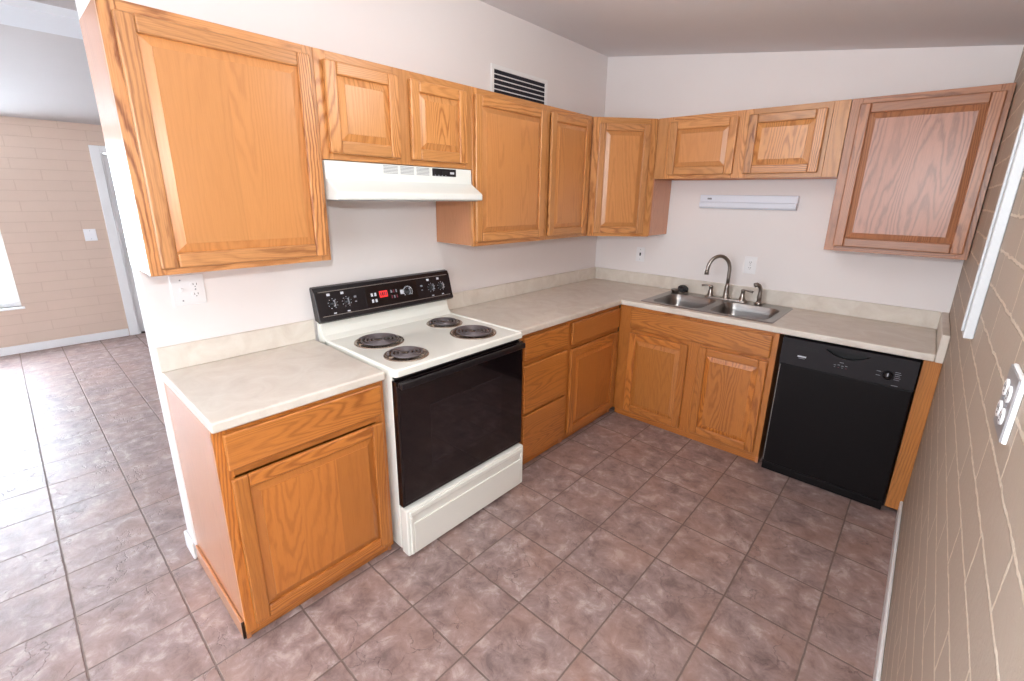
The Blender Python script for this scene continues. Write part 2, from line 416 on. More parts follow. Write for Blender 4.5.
# ------------------------------------------------------------------ room shell
W = 2.374; YS = -6.3; XF = -4.47; YE = -3.225; TW = 0.12
def kz(x): return 2.71-0.14*x
def lz(x): return 2.265+0.1023*(x-XF)
def shell():
    b = MB(); b.box(XF-0.12, W+0.12, YS-0.12, 0.12, -0.08, 0, M['tile']); struct(b.build('floor'))
    b = MB(); b.box(-TW, W+0.12, 0.0, 0.12, 0, 2.85, M['wall']); struct(b.build('wall_back'))
    b = MB(); b.box(XF-0.12, -TW, 0.0, 0.12, 0, 2.85, M['wall']); struct(b.build('wall_back_living'))
    b = MB()
    for (a, c, p, q) in ((YS-0.12, -5.8, 0, 2.6), (-4.3, 0.0, 0, 2.6), (-5.8, -4.3, 0, 0.8), (-5.8, -4.3, 2.1, 2.6)):  # unseen opening added for the right-hand fill light
        b.box(W, W+0.12, a, c, p, q, M['block_right'])
    struct(b.build('wall_right'))
    # dividing wall carrying the range and cabinets; its free end faces the camera side
    b = MB(); b.box(-TW, 0, YE, 0, 0, 2.75, M['wall']); struct(b.build('wall_left', bevel=0.006))
    # far wall with window and door openings
    b = MB()
    y0, y1, z0, z1 = WIN; dy0, dy1, dz = DOOR
    for (a, c, p, q) in ((YS-0.12, y0, 0, 2.5), (y1, dy0, 0, 2.5), (dy1, 0.0, 0, 2.5), (y0, y1, 0, z0), (y0, y1, z1, 2.5), (dy0, dy1, dz, 2.5)):
        b.box(XF-0.12, XF, a, c, p, q, M['block_far'])
    struct(b.build('wall_far'))
    # south wall, behind the camera, with openings added to let the fill light in
    b = MB()
    for (a, c, p, q) in ((XF-0.12, -3.4, 0, 2.9), (-1.0, -0.15, 0, 2.9), (1.95, W, 0, 2.9), (-3.4, -1.0, 2.08, 2.9), (-0.15, 1.95, 0, 0.78), (-0.15, 1.95, 2.12, 2.9)):
        b.box(a, c, YS-0.12, YS, p, q, M['wall'])
    struct(b.build('wall_south'))
    def slab(name, x0, x1, zf, mt):
        b = MB()
        v = [(x0,YS-0.12,zf(x0)),(x1,YS-0.12,zf(x1)),(x1,0.12,zf(x1)),(x0,0.12,zf(x0))]
        v += [(x, y, z+0.1) for x, y, z in v]
        b.add(v, [(0,3,2,1),(4,5,6,7),(0,1,5,4),(1,2,6,5),(2,3,7,6),(3,0,4,7)], mt); return struct(b.build(name))
    slab('ceiling', 0, W+0.12, kz, M['ceiling'])
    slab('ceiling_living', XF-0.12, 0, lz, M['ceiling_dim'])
    b = MB()   # shallow boxed beam across the living room ceiling
    x0, x1 = -1.83, -1.53
    v = [(x0,YS,lz(x0)-0.045),(x1,YS,lz(x1)-0.045),(x1,0,lz(x1)-0.045),(x0,0,lz(x0)-0.045),(x0,YS,lz(x0)),(x1,YS,lz(x1)),(x1,0,lz(x1)),(x0,0,lz(x0))]
    b.add(v, [(0,3,2,1),(4,5,6,7),(0,1,5,4),(1,2,6,5),(2,3,7,6),(3,0,4,7)], M['ceiling']); struct(b.build('trim_4'))
WIN = (-4.68, -3.53, 0.47, 2.08)
DOOR = (-2.67, -1.78, 2.0)
shell()

def baseboards():
    def bb(name, x0, x1, y0, y1, h=0.085):
        b = MB(); b.box(x0, x1, y0, y1, 0.0, h, M['trim']); return struct(b.build(name, bevel=0.006))
    bb('baseboard_right', W-0.014, W-0.001, -5.2, -0.60, 0.09)
    bb('baseboard_far', XF+0.001, XF+0.014, YS+0.01, DOOR[0]-0.09)
    b = MB()    # short return wrapping the free end of the dividing wall
    b.box(-TW-0.012, -0.004, YE-0.013, YE-0.001, 0, 0.085, M['trim'])
    b.box(-TW-0.013, -TW-0.001, YE-0.013, -0.4, 0, 0.085, M['trim'])
    struct(b.build('baseboard_left', bevel=0.005))
    b = MB(); b.box(2.349, W-0.001, -1.600, -1.525, 1.215, kz(W)-0.002, M['trim_grey'])
    b.box(2.343, 2.349, -1.560, -1.535, 1.228, kz(W)-0.002, M['trim_grey'])
    struct(b.build('trim_1', bevel=0.003))
baseboards()

def far_window():
    y0, y1, z0, z1 = WIN
    r = bpy.data.objects.new('window_1', None); C.objects.link(r); struct(r)
    b = MB()
    for (a, c, p, q) in ((y0, y1, z0, z0+0.05), (y0, y1, z1-0.05, z1), (y0, y0+0.05, z0+0.05, z1-0.05), (y1-0.05, y1, z0+0.05, z1-0.05), (y0+0.05, y1-0.05, 1.24, 1.28)):
        b.box(XF-0.10, XF-0.05, a, c, p, q, M['trim'])
    b.build('window_frame', r, 0.004)
    b = MB(); b.box(XF-0.078, XF-0.072, y0+0.05, y1-0.05, z0+0.05, z1-0.05, M['glass']); b.build('window_pane', r)
    b = MB(); b.box(XF-0.05, XF+0.03, y0-0.02, y1+0.02, z0-0.02, z0, M['trim']); b.build('window_sill', r, 0.004)
far_window()

def front_door():
    dy0, dy1, dz = DOOR
    r = bpy.data.objects.new('door_1', None); C.objects.link(r); struct(r)
    b = MB()
    b.box(XF, XF+0.018, dy0-0.085, dy0, 0, dz+0.06, M['trim']); b.box(XF, XF+0.018, dy1, dy1+0.085, 0, dz+0.06, M['trim'])
    b.box(XF, XF+0.018, dy0, dy1, dz-0.01, dz+0.06, M['trim'])
    b.box(XF-0.11, XF, dy0, dy0+0.02, 0, dz-0.01, M['trim']); b.box(XF-0.11, XF, dy1-0.02, dy1, 0, dz-0.01, M['trim'])
    b.build('door_frame', r, 0.004)
    b = MB(); b.box(XF-0.075, XF-0.035, dy0+0.022, dy1-0.022, 0.012, dz-0.02, M['trim'])
    for (p, q) in ((0.2, 0.85), (1.05, 1.85)):
        for (a, c) in ((dy0+0.12, dy0+0.40), (dy0+0.48, dy1-0.12)):
            b.box(XF-0.036, XF-0.028, a, c, p, q, M['trim'])
    b.build('door_leaf', r, 0.006)
    for z in (0.86, 1.0):
        b = MB(); R = Matrix.Rotation(PI/2, 3, 'Y')
        b.lathe([(0.03, 0), (0.03, 0.006), (0.011, 0.008), (0.011, 0.03), (0.027, 0.038), (0.029, 0.05), (0.02, 0.062), (0, 0.065)] if z < 0.9 else
                [(0.028, 0), (0.028, 0.01), (0.018, 0.016), (0, 0.017)], M['brass'], (XF-0.035, dy0+0.085, z), 20, R)
        b.build('door_knob' if z < 0.9 else 'deadbolt', r)
    b = MB(); b.box(XF-0.11, XF+0.01, dy0+0.02, dy1-0.02, 0.0, 0.012, M['hinge']); b.build('door_threshold', r, 0.002)
front_door()

# ------------------------------------------------------------------ cabinets (local frame: width +x, front towards -y, wall at y = 0)
def raised_door(root, x0, x1, z0, z1, fy, stile=0.052, fm='oak', pm='oak_soft', name='door', boards=None, th=0.02, sm=None):
    """door with stiles, rails and a raised centre panel; fy = y of its back face"""
    b = MB(); fy = fy-0.003; f = fy-th
    b.box(x0, x0+stile, f, fy, z0, z1, M[fm], 2); b.box(x1-stile, x1, f, fy, z0, z1, M[fm], 2)
    b.box(x0+stile, x1-stile, f+0.0005, fy, z0, z0+stile, M[fm], 0); b.box(x0+stile, x1-stile, f+0.0005, fy, z1-stile, z1, M[fm], 0)
    d = b.build(name, root, 0.006, 3)
    # raised panel
    a0, a1, c0, c1 = x0+stile-0.004, x1-stile+0.004, z0+stile-0.004, z1-stile+0.004
    s = min(0.034, (a1-a0)*0.16); lo, hi = f+0.0135, f+0.001
    p = MB()
    n = boards or max(1, round((a1-a0)/0.17))
    xs = [a0+s+(a1-a0-2*s)*i/n for i in range(n+1)]
    for i in range(1, n): xs[i] += random.uniform(-0.02, 0.02)
    st = 0.0025
    def board(v, faces, g=2, mt=None):
        off = (10*random.randint(1, 60)+5+random.uniform(-1, 1), 10*random.randint(1, 60)+5+random.uniform(-1, 1))
        p.add(v, faces, M[mt or pm], p.quads_uv(v, faces, g, off))
    # field boards with a small step where the bevel begins
    for i in range(n):
        board([(xs[i],hi,c0+s),(xs[i+1],hi,c0+s),(xs[i+1],hi,c1-s),(xs[i],hi,c1-s)], [(0,1,2,3)])
    q = [(a0,lo,c0),(a1,lo,c0),(a1,lo,c1),(a0,lo,c1)]
    w = [(a0+s,hi+st,c0+s),(a1-s,hi+st,c0+s),(a1-s,hi+st,c1-s),(a0+s,hi+st,c1-s)]
    t = [(a0+s,hi,c0+s),(a1-s,hi,c0+s),(a1-s,hi,c1-s),(a0+s,hi,c1-s)]
    board(q+w, [(0,1,5,4),(1,2,6,5),(2,3,7,6),(3,0,4,7)], mt=sm)
    board(w+t, [(0,1,5,4),(1,2,6,5),(2,3,7,6),(3,0,4,7)])
    back = [(a0,fy-0.002,c0),(a1,fy-0.002,c0),(a1,fy-0.002,c1),(a0,fy-0.002,c1)]
    board(back+q, [(0,3,2,1),(0,1,5,4),(1,2,6,5),(2,3,7,6),(3,0,4,7)])
    p.build('raised_panel', d)
    return d
def drawer_front(root, x0, x1, z0, z1, fy, name='drawer', fm='oak', th=0.02):
    b = MB(); b.box(x0, x1, fy-0.002-th, fy-0.002, z0, z1, M[fm], 0); return b.build(name, root, 0.007, 3)
def face_frame(root, w, z0, z1, fy, stiles, rails, fm='oak', th=0.019):
    """stiles: [(x0,x1)], rails: [(z0,z1)] running between the outermost stiles"""
    b = MB()
    for (a, c) in stiles: b.box(a, c, fy, fy+th, z0, z1, M[fm], 2)
    st = sorted(stiles)
    for i in range(len(st)-1):
        for (p, q) in rails: b.box(st[i][1], st[i+1][0], fy+0.0004, fy+th, p, q, M[fm], 0)
    return b.build('face_frame', root, 0.0012, 1)
def wall_body(root, w, z0, z1, fy, e0=0.001, e1=0.001):
    b = MB(); t = 0.016
    b.box(e0, t, fy, -0.002, z0+0.003, z1-0.002, M['oak_side'], 2); b.box(w-t, w-e1, fy, -0.002, z0+0.003, z1-0.002, M['oak_side'], 2)
    b.box(t, w-t, fy, -0.002, z0+0.012, z0+0.026, M['oak_side'], 0); b.box(t, w-t, fy, -0.002, z1-0.018, z1-0.002, M['oak_side'], 0)
    b.box(t, w-t, -0.010, -0.002, z0+0.026, z1-0.018, M['oak_side'], 2)
    b.box(t, w-t, -0.022, -0.010, z0+0.001, z0+0.012, M['oak_side'], 0)
    return b.build('body', root)

UZ0, UZ1, UD = 1.345, 2.155, 0.323
SZ0 = 1.753
FY = -UD
G_UP = 'oak wall cabinets'
# 1: large single door left of the hood (on the dividing wall; local x = world y, rotated a quarter turn)
def on_left(y0): return (0, y0, 0), PI/2
loc, rz = on_left(-3.243)
c = thing('wall_cabinet', 'large single-door honey oak wall cabinet left of the white range hood', 'cabinet', loc, rz, G_UP)
w = 0.622
wall_body(c, w, UZ0, UZ1, FY+0.019)
face_frame(c, w, UZ0, UZ1, FY, [(0, 0.045), (w-0.04, w)], [(UZ0, UZ0+0.045), (UZ1-0.045, UZ1)], 'oak_bold')
raised_door(c, 0.030, 0.603, 1.368, 2.122, FY, 0.050, 'oak_bold', 'oak_soft', boards=2)
# 2: short pair over the hood
loc, rz = on_left(-2.620)
c = thing('wall_cabinet', 'short two-door honey oak wall cabinet directly above the white range hood', 'cabinet', loc, rz, G_UP)
w = 0.823
wall_body(c, w, SZ0, UZ1, FY+0.019)
face_frame(c, w, SZ0, UZ1, FY, [(0, 0.05), (0.352, 0.442), (w-0.05, w)], [(SZ0, SZ0+0.04), (UZ1-0.045, UZ1)])
raised_door(c, 0.032, 0.368, 1.778, 2.122, FY, 0.050, 'oak', 'oak', boards=1)
raised_door(c, 0.430, 0.772, 1.778, 2.122, FY, 0.050, 'oak', 'oak', boards=1)
# 3: tall pair right of the hood
loc, rz = on_left(-1.796)
c = thing('wall_cabinet', 'tall two-door honey oak wall cabinet right of the range hood, under the wall vent', 'cabinet', loc, rz, G_UP)
w = 1.128
wall_body(c, w, UZ0, UZ1, FY+0.019)
face_frame(c, w, UZ0, UZ1, FY, [(0, 0.035), (0.59, 0.655), (w-0.05, w)], [(UZ0, UZ0+0.045), (UZ1-0.045, UZ1)])
raised_door(c, 0.008, 0.598, 1.370, 2.122, FY, 0.050, 'oak', 'oak_soft', boards=3)
raised_door(c, 0.654, 1.086, 1.370, 2.122, FY, 0.050, 'oak', 'oak_soft', boards=1)
# 4: diagonal corner cabinet
def corner_cabinet():
    a = 0.641                       # extent along both walls
    ax, ay = UD, -0.660
    bx, by = a, -UD
    ang = math.atan2(by-ay, bx-ax); w = math.hypot(bx-ax, by-ay)
    c = thing('corner_wall_cabinet', 'diagonal single-door oak corner cabinet where the two tall walls meet', 'cabinet', (ax, ay, 0), ang, G_UP)
    inv = Matrix.Translation((ax, ay, 0)) @ Matrix.Rotation(ang, 4, 'Z'); inv = inv.inverted()
    def loc2(x, y): p = inv @ Vector((x, y, 0)); return (p.x, p.y)
    n = Vector((math.sin(ang), -math.cos(ang)))*0.019
    pts = [loc2(0.003, -0.003), loc2(0.003, ay+0.003), loc2(ax-n.x-0.004, ay+0.003-n.y*0), loc2(bx-n.x-0.004, by-n.y+0.004), loc2(bx-0.002, by+0.004), loc2(bx-0.002, -0.003)]
    pts = [loc2(0.003, -0.003), loc2(0.003, ay+0.004), loc2(ax-0.022, ay+0.004), loc2(bx-0.002, by+0.022), loc2(bx-0.002, -0.003)]
    b = MB(); b.poly_prism(pts, 2, UZ0+0.004, UZ1-0.002, M['oak_side'])
    # give the prism sides their own grain
    for i, f in enumerate(b.f):
        if len(f) == 4: b.uv[i] = [(b.v[j][2]+35, b.v[j][0]+b.v[j][1]+45) for j in f]
        else: b.uv[i] = [(b.v[j][0]+55, b.v[j][1]+45) for j in f]
    b.build('body', c)
    face_frame(c, w, UZ0, UZ1, 0, [(0, 0.055), (w-0.055, w)], [(UZ0, UZ0+0.05), (UZ1-0.05, UZ1)])
    raised_door(c, 0.045, w-0.052, 1.368, 2.115, 0, 0.048, 'oak_bold', 'oak_soft', boards=1)
corner_cabinet()
# 5: short pair over the sink (back wall; wide filler stiles at both ends)
x0 = 0.644
c = thing('wall_cabinet', 'short two-door oak wall cabinet above the sink and light bar', 'cabinet', (x0, 0, 0), 0, G_UP)
w = 1.752-x0
wall_body(c, w, SZ0, UZ1, FY+0.019)
face_frame(c, w, SZ0, UZ1, FY, [(0, 0.072), (0.0735, 0.115), (0.515, 0.62), (0.99, 1.030), (1.0315, w)], [(SZ0, SZ0+0.045), (UZ1-0.045, UZ1)])
raised_door(c, 0.097, 0.538, 1.778, 2.122, FY, 0.052, 'oak', 'oak_soft', boards=1)
raised_door(c, 0.600, 1.008, 1.778, 2.122, FY, 0.052, 'oak_bold', 'oak', boards=1)
# 6: right cabinet
x0 = 1.755
c = thing('wall_cabinet', 'large single-door oak wall cabinet at the block wall, above the dishwasher', 'cabinet', (x0, 0, 0), 0, G_UP)
w = 2.370-x0
wall_body(c, w, UZ0, UZ1, FY+0.019)
face_frame(c, w, UZ0, UZ1, FY, [(0, 0.05), (w-0.045, w)], [(UZ0, UZ0+0.045), (UZ1-0.045, UZ1)], 'frame_faint_glare')
raised_door(c, 0.042, w-0.022, 1.372, 2.124, FY, 0.050, 'frame_faint_glare', 'oak_glare', boards=1, sm='frame_faint_glare')

# base cabinets
BD = 0.612; BZ0, BZ1 = 0.052, 0.872
def base_body(root, w, fy, sides=(True, True), back=0.002):
    b = MB(); t = 0.016
    b.box(0.001, t, fy+0.019, -back, 0.002 if sides[0] else BZ0, BZ1, M['oak_side'], 2)
    b.box(w-t, w-0.001, fy+0.019, -back, 0.002 if sides[1] else BZ0, BZ1, M['oak_side'], 2)
    b.box(t, w-t, fy+0.019, -back, BZ0+0.01, BZ0+0.026, M['oak_side'], 0)
    b.box(t, w-t, -back-0.008, -back, BZ0+0.026, BZ1, M['oak_side'], 2)
    b.build('body', root)
    b = MB(); b.box(0.003, w-0.003, fy+0.026, fy+0.040, 0.001, BZ0+0.006, M['base_oak'], 0); b.build('toe_kick', root, 0.001, 1)
G_B = 'oak base cabinets'
BFY = -BD
# left base beside the range
c = thing('base_cabinet', 'oak base cabinet with one drawer over one door, left of the range', 'cabinet', (0, -3.218, 0), PI/2, G_B)
w = 0.628
base_body(c, w, BFY)
face_frame(c, w, BZ0-0.012, BZ1, BFY, [(0, 0.045), (w-0.045, w)], [(BZ0-0.012, 0.095), (0.690, 0.722), (BZ1-0.03, BZ1)], 'base_oak')
drawer_front(c, 0.027, 0.607, 0.722, 0.858, BFY, 'drawer', 'base_oak')
raised_door(c, 0.030, 0.605, 0.078, 0.688, BFY, 0.050, 'base_oak', 'base_soft', boards=3)
b = MB(); b.box(-0.008, -0.0005, -0.58, -0.006, 0.002, 0.078, M['oak_side'], 1); b.build('skirt_strip', c, 0.001, 1)
b = MB(); b.box(-0.009, 0.002, -0.588, -0.583, 0.004, 0.080, M['hinge']); b.build('corner_bracket', c, 0.001, 1)
# drawer stack right of the range
c = thing('drawer_base_cabinet', 'oak base cabinet of three stacked drawers, right of the range', 'cabinet', (0, -1.765, 0), PI/2, G_B)
w = 0.507
base_body(c, w, BFY)
face_frame(c, w, BZ0, BZ1, BFY, [(0, 0.085), (w-0.03, w)], [(BZ0, 0.09), (0.355, 0.395), (0.665, 0.72), (BZ1-0.03, BZ1)], 'base_oak')
drawer_front(c, 0.072, 0.492, 0.716, 0.852, BFY, 'drawer', 'base_oak')
drawer_front(c, 0.072, 0.492, 0.382, 0.682, BFY, 'drawer', 'base_oak')
drawer_front(c, 0.072, 0.492, 0.070, 0.368, BFY, 'drawer', 'base_oak')
# drawer-over-door unit next to the inside corner
c = thing('base_cabinet', 'oak base cabinet, drawer over door, between the three-drawer unit and inside corner', 'cabinet', (0, -1.257, 0), PI/2, G_B)
w = 0.642
base_body(c, w, BFY)
face_frame(c, w, BZ0, BZ1, BFY, [(0, 0.04), (w-0.03, w)], [(BZ0, 0.09), (0.670, 0.715), (BZ1-0.03, BZ1)], 'base_oak')
drawer_front(c, 0.030, 0.622, 0.704, 0.850, BFY, 'drawer', 'base_oak')
raised_door(c, 0.024, 0.622, 0.066, 0.672, BFY, 0.055, 'base_oak', 'base_soft', boards=2)
# sink base
x0 = 0.618
c = thing('sink_base_cabinet', 'two-door oak base cabinet with a wide false drawer, under the sink', 'cabinet', (x0, 0, 0), 0, G_B)
w = 1.664-x0
b = MB(); t = 0.016
b.box(0.001, t, BFY+0.019, -0.002, BZ0, 0.70, M['oak_side'], 2); b.box(w-t, w-0.001, BFY+0.019, -0.002, 0.002, 0.872, M['oak_side'], 2)
b.box(t, w-t, BFY+0.019, -0.002, BZ0+0.01, BZ0+0.026, M['oak_side'], 0); b.build('body', c)
b = MB(); b.box(0.003, w-0.003, BFY+0.026, BFY+0.040, 0.001, BZ0+0.006, M['base_oak'], 0); b.build('toe_kick', c, 0.001, 1)
face_frame(c, w, BZ0, BZ1, BFY, [(0, 0.110), (0.515, 0.615), (w-0.045, w)], [(BZ0, 0.09), (0.67, 0.715), (BZ1-0.03, BZ1)], 'base_oak')
drawer_front(c, 0.097, w-0.031, 0.712, 0.852, BFY, 'false_drawer_front', 'base_bold')
raised_door(c, 0.099, 0.530, 0.070, 0.682, BFY, 0.050, 'base_oak', 'base_bold', boards=1)
raised_door(c, 0.602, w-0.033, 0.078, 0.690, BFY, 0.050, 'base_oak', 'base_oak', boards=1)
# end filler panel right of the dishwasher
b = MB(); b.box(2.303, W-0.001, -0.612, -0.05, 0.030, 0.872, M['base_bold'], 2)
tag(b.build('end_panel', None, 0.0015), 'narrow vertical oak filler panel between the dishwasher and block wall', 'panel')

# ------------------------------------------------------------------ countertops
def counters():
    z0, z1 = 0.876, 0.914
    r = thing('countertop', 'short beige laminate countertop section left of the range', 'countertop', (0, 0, 0), 0, 'beige laminate countertops')
    b = MB(); b.box(0.002, 0.640, -3.222, -2.592, z0, z1, M['counter']); b.build('worktop', r, 0.008, 3)
    b = MB(); b.box(0.001, 0.020, -3.222, -2.590, z1+0.0005, 1.016, M['counter']); b.build('backsplash', r, 0.003, 2)
    r = thing('countertop', 'L-shaped beige laminate countertop running from the range past the sink', 'countertop', (0, 0, 0), 0, 'beige laminate countertops')
    xs = [0.002, 0.640, 0.775, 1.590, 2.3415]; ys = [-1.766, -0.640, -0.565, -0.060, -0.002]
    def keep(i, j):
        if j == 0: return i == 0
        return not (i == 2 and j == 2)
    b = MB(); b.cells(xs, ys, keep, z0, z1, M['counter']); b.build('worktop', r, 0.008, 3)
    b = MB(); b.box(0.001, 0.020, -1.766, -0.021, z1+0.0005, 1.016, M['counter']); b.build('backsplash', r, 0.003, 2)
    b = MB(); b.box(0.001, 2.3415, -0.020, -0.001, z1+0.0005, 1.016, M['counter']); b.build('backsplash', r, 0.003, 2)
    b = MB(); b.box(2.342, W-0.001, -0.640, -0.001, z0, 1.016, M['counter']); b.build('side_splash', r, 0.003, 2)
counters()

# ------------------------------------------------------------------ range
def stove():
    y0, y1 = -2.578, -1.778
    r = thing('electric_range', 'white electric range with black oven door and four coil burners', 'stove', (0, y0, 0))
    def Y(y): return y-y0
    we = M['white_enamel']
    b = MB()
    b.box(0.03, 0.655, 0.004, Y(y1)-0.004, 0.03, 0.893, we)
    b.box(0.06, 0.63, 0.03, 0.07, 0.0, 0.03, M['dark']); b.box(0.06, 0.63, Y(y1)-0.07, Y(y1)-0.03, 0.0, 0.03, M['dark'])
    b.build('body', r, 0.004, 2)
    # cooktop with burner holes: outer rectangle and four circles
    Yw = y1-y0
    burners = [((0.284, Y(-2.395)), 0.112), ((0.538, Y(-2.415)), 0.094), ((0.250, Y(-1.955)), 0.094), ((0.502, Y(-1.968)), 0.116)]
    bm = bmesh.new(); edges = []
    def loop(pts):
        vs = [bm.verts.new(p) for p in pts]
        for i in range(len(vs)): edges.append(bm.edges.new((vs[i], vs[(i+1) % len(vs)])))
    zt = 0.922
    def rr(x0, x1, ya, yb, rad, n=5):
        out = []
        for cx, cy, a0 in ((x1-rad, yb-rad, 0), (x0+rad, yb-rad, PI/2), (x0+rad, ya+rad, PI), (x1-rad, ya+rad, 1.5*PI)):
            for k in range(n+1):
                a = a0+PI/2*k/n; out.append((cx+rad*math.cos(a), cy+rad*math.sin(a)))
        return out
    inner = rr(0.088, 0.668, 0.016, Yw-0.016, 0.012)
    loop([(x, y, zt-0.004) for x, y in inner])
    for (c, rad) in burners:
        loop([(c[0]+rad*math.cos(2*PI*k/36), c[1]+rad*math.sin(2*PI*k/36), zt-0.004) for k in range(36)])
    bmesh.ops.triangle_fill(bm, use_beauty=True, use_dissolve=False, edges=edges)
    for f in bm.faces:
        if f.normal.z < 0: f.normal_flip()
    me = bpy.data.meshes.new('tmp'); bm.to_mesh(me); bm.free()
    b = MB(); b.add([v.co[:] for v in me.vertices], [list(p.vertices) for p in me.polygons], we)
    bpy.data.meshes.remove(me)
    # raised lip round the edge, front roll and skirt
    outer = rr(0.070, 0.692, 0.0, Yw, 0.018); mid = rr(0.078, 0.684, 0.008, Yw-0.008, 0.014)
    n = len(outer)
    rings = [[(x, y, zt-0.004) for x, y in inner], [(x, y, zt+0.003) for x, y in mid], [(x, y, zt-0.003) for x, y in outer], [(x, y, 0.893) for x, y in outer], [(x, y, 0.893) for x, y in inner]]
    v = [p for R_ in rings for p in R_]; f = []
    for i in range(len(rings)-1):
        for k in range(n): f.append((i*n+k, i*n+(k+1) % n, (i+1)*n+(k+1) % n, (i+1)*n+k))
    b.add(v, f, we)
    b.build('cooktop', r)
    for (c, rad) in burners:
        b = MB()
        b.lathe([(rad+0.008, 0.001), (rad+0.006, 0.005), (rad-0.003, 0.004), (rad-0.012, -0.006), (rad*0.72, -0.020), (rad*0.25, -0.022), (0.0, -0.022)], M['drip'], (c[0], c[1], zt-0.004), 40)
        d = b.build('burner', r)
        p = []; turns = 4.6 if rad > 0.1 else 3.7; nst = int(turns*26)
        for k in range(nst+1):
            t = k/nst; a = 2*PI*turns*t; q = 0.018+(rad-0.030)*t
            p.append((c[0]+q*math.cos(a), c[1]+q*math.sin(a), zt+0.007))
        b = MB(); b.tube(p, 0.0052, M['coil'], 6)
        for k in range(3):
            a = 2*PI*k/3+0.5
            b.tube([(c[0]+0.01*math.cos(a), c[1]+0.01*math.sin(a), zt+0.001), (c[0]+(rad-0.004)*math.cos(a), c[1]+(rad-0.004)*math.sin(a), zt+0.001)], 0.003, M['drip'], 5)
        b.build('coil', d)
    # backguard: white curved riser and sloped black console
    prof = [(0.022, 0.90), (0.115, 0.90), (0.100, 0.922), (0.078, 0.940), (0.064, 0.970), (0.058, 1.025), (0.022, 1.165)]
    b = MB(); b.poly_prism(prof, 1, 0.0, Yw, we)
    b.v = [(x, y, z) for x, y, z in b.v]; b.build('backguard', r, 0.002, 2)
    # console profile in x-z: top back, top front, face, bottom lip
    x_t, z_t, x_b, z_b = 0.052, 1.176, 0.106, 1.020
    b = MB()
    cp = [(0.020, 1.170), (0.026, 1.180), (x_t, z_t), (x_t+0.012, 1.158), (x_b-0.008, z_b+0.018), (x_b, z_b), (x_b-0.012, z_b-0.012), (0.050, 1.018)]
    b.poly_prism(cp, 1, -0.020, Yw+0.016, M['black_panel']); con = b.build('control_panel', r, 0.002, 1)
    sl = Vector((x_b-0.008-(x_t+0.012), 0, z_b+0.018-1.158)); face0 = Vector((x_t+0.012, 0, 1.158)); sl_n = sl.normalized(); nrm = Vector((-sl_n.z, 0, sl_n.x))
    if nrm.x < 0: nrm = -nrm
    H = sl.length
    def on_face(y, t, o=0.0):     # t 0 top .. 1 bottom
        p = face0+sl*t+nrm*o; return (p.x, y, p.z)
    def patch(mb, ya, yb, t0, t1, h, mat):
        v = [on_face(ya, t1, 0), on_face(yb, t1, 0), on_face(yb, t0, 0), on_face(ya, t0, 0), on_face(ya, t1, h), on_face(yb, t1, h), on_face(yb, t0, h), on_face(ya, t0, h)]
        mb.add(v, [(0,3,2,1),(4,5,6,7),(0,1,5,4),(1,2,6,5),(2,3,7,6),(3,0,4,7)], mat)
    b = MB(); patch(b, 0.0, Yw-0.004, 0.005, 0.03, 0.001, M['silver_edge']); patch(b, 0.0, Yw-0.004, 0.965, 0.99, 0.001, M['silver_edge']); b.build('console_trim', con)
    b = MB(); patch(b, Y(-2.335), Y(-2.01), 0.10, 0.90, 0.0012, M['black_gloss']); ds = b.build('control_glass', con)
    b = MB(); patch(b, Y(-2.255), Y(-2.205), 0.32, 0.60, 0.002, M['led'])
    for k in range(4): patch(b, Y(-2.250)+k*0.0115, Y(-2.250)+k*0.0115+0.007, 0.38, 0.53, 0.0026, M['dark'] if k == 1 else M['red_button'])
    b.build('display', con)
    b = MB()
    for i in range(2):
        for j in range(2): b = MB(); patch(b, Y(-2.305)+i*0.02, Y(-2.305)+i*0.02+0.012, 0.36+j*0.26, 0.50+j*0.26, 0.002, M['mark']); b.build('button', con)
    for i in range(3):
        for j in range(2): b = MB(); patch(b, Y(-2.185)+i*0.016, Y(-2.185)+i*0.016+0.008, 0.34+j*0.24, 0.47+j*0.24, 0.002, (M['tick'], M['red_button'])[(i+j) % 2]); b.build('button', con)
    def knob(y, rad=0.017, dial=False):
        c = Vector(on_face(Y(y), 0.52, 0.001)); R = nrm.to_track_quat('Z', 'Y').to_matrix()
        b = MB(); b.lathe([(rad, 0), (rad*0.95, 0.010), (rad*0.55, 0.012), (rad*0.5, 0.020), (0, 0.021)], M['black_enamel'], c, 22, R)
        bl = [R @ Vector(q)+c for q in ((-0.003,-rad*0.95,0.008),(0.003,-rad*0.95,0.008),(0.003,rad*0.95,0.008),(-0.003,rad*0.95,0.008),(-0.002,-rad*0.9,0.024),(0.002,-rad*0.9,0.024),(0.002,rad*0.9,0.024),(-0.002,rad*0.9,0.024))]
        b.add([q[:] for q in bl], [(0,3,2,1),(4,5,6,7),(0,1,5,4),(1,2,6,5),(2,3,7,6),(3,0,4,7)], M['tick'])
        k = b.build('knob', con)
        b = MB(); rr_ = rad*1.42
        n = 14 if dial else 9
        for i in range(n):
            a = (-0.2+1.4*i/(n-1))*PI if dial else (-0.35+1.7*i/(n-1))*PI
            q = c+R @ Vector((rr_*math.cos(a), rr_*math.sin(a), 0.0004))
            s = 0.0028 if dial else 0.0018
            cr = [q+R @ Vector(d) for d in ((-s,-s,0),(s,-s,0),(s,s,0),(-s,s,0),(-s,-s,0.0006),(s,-s,0.0006),(s,s,0.0006),(-s,s,0.0006))]
            b.add([x[:] for x in cr], [(0,3,2,1),(4,5,6,7),(0,1,5,4),(1,2,6,5),(2,3,7,6),(3,0,4,7)], M['mark'])
        b.build('dial_marking', con)
    for y in (-2.515, -2.442, -1.910, -1.838): knob(y)
    knob(-2.075, 0.020, True)
    b = MB()
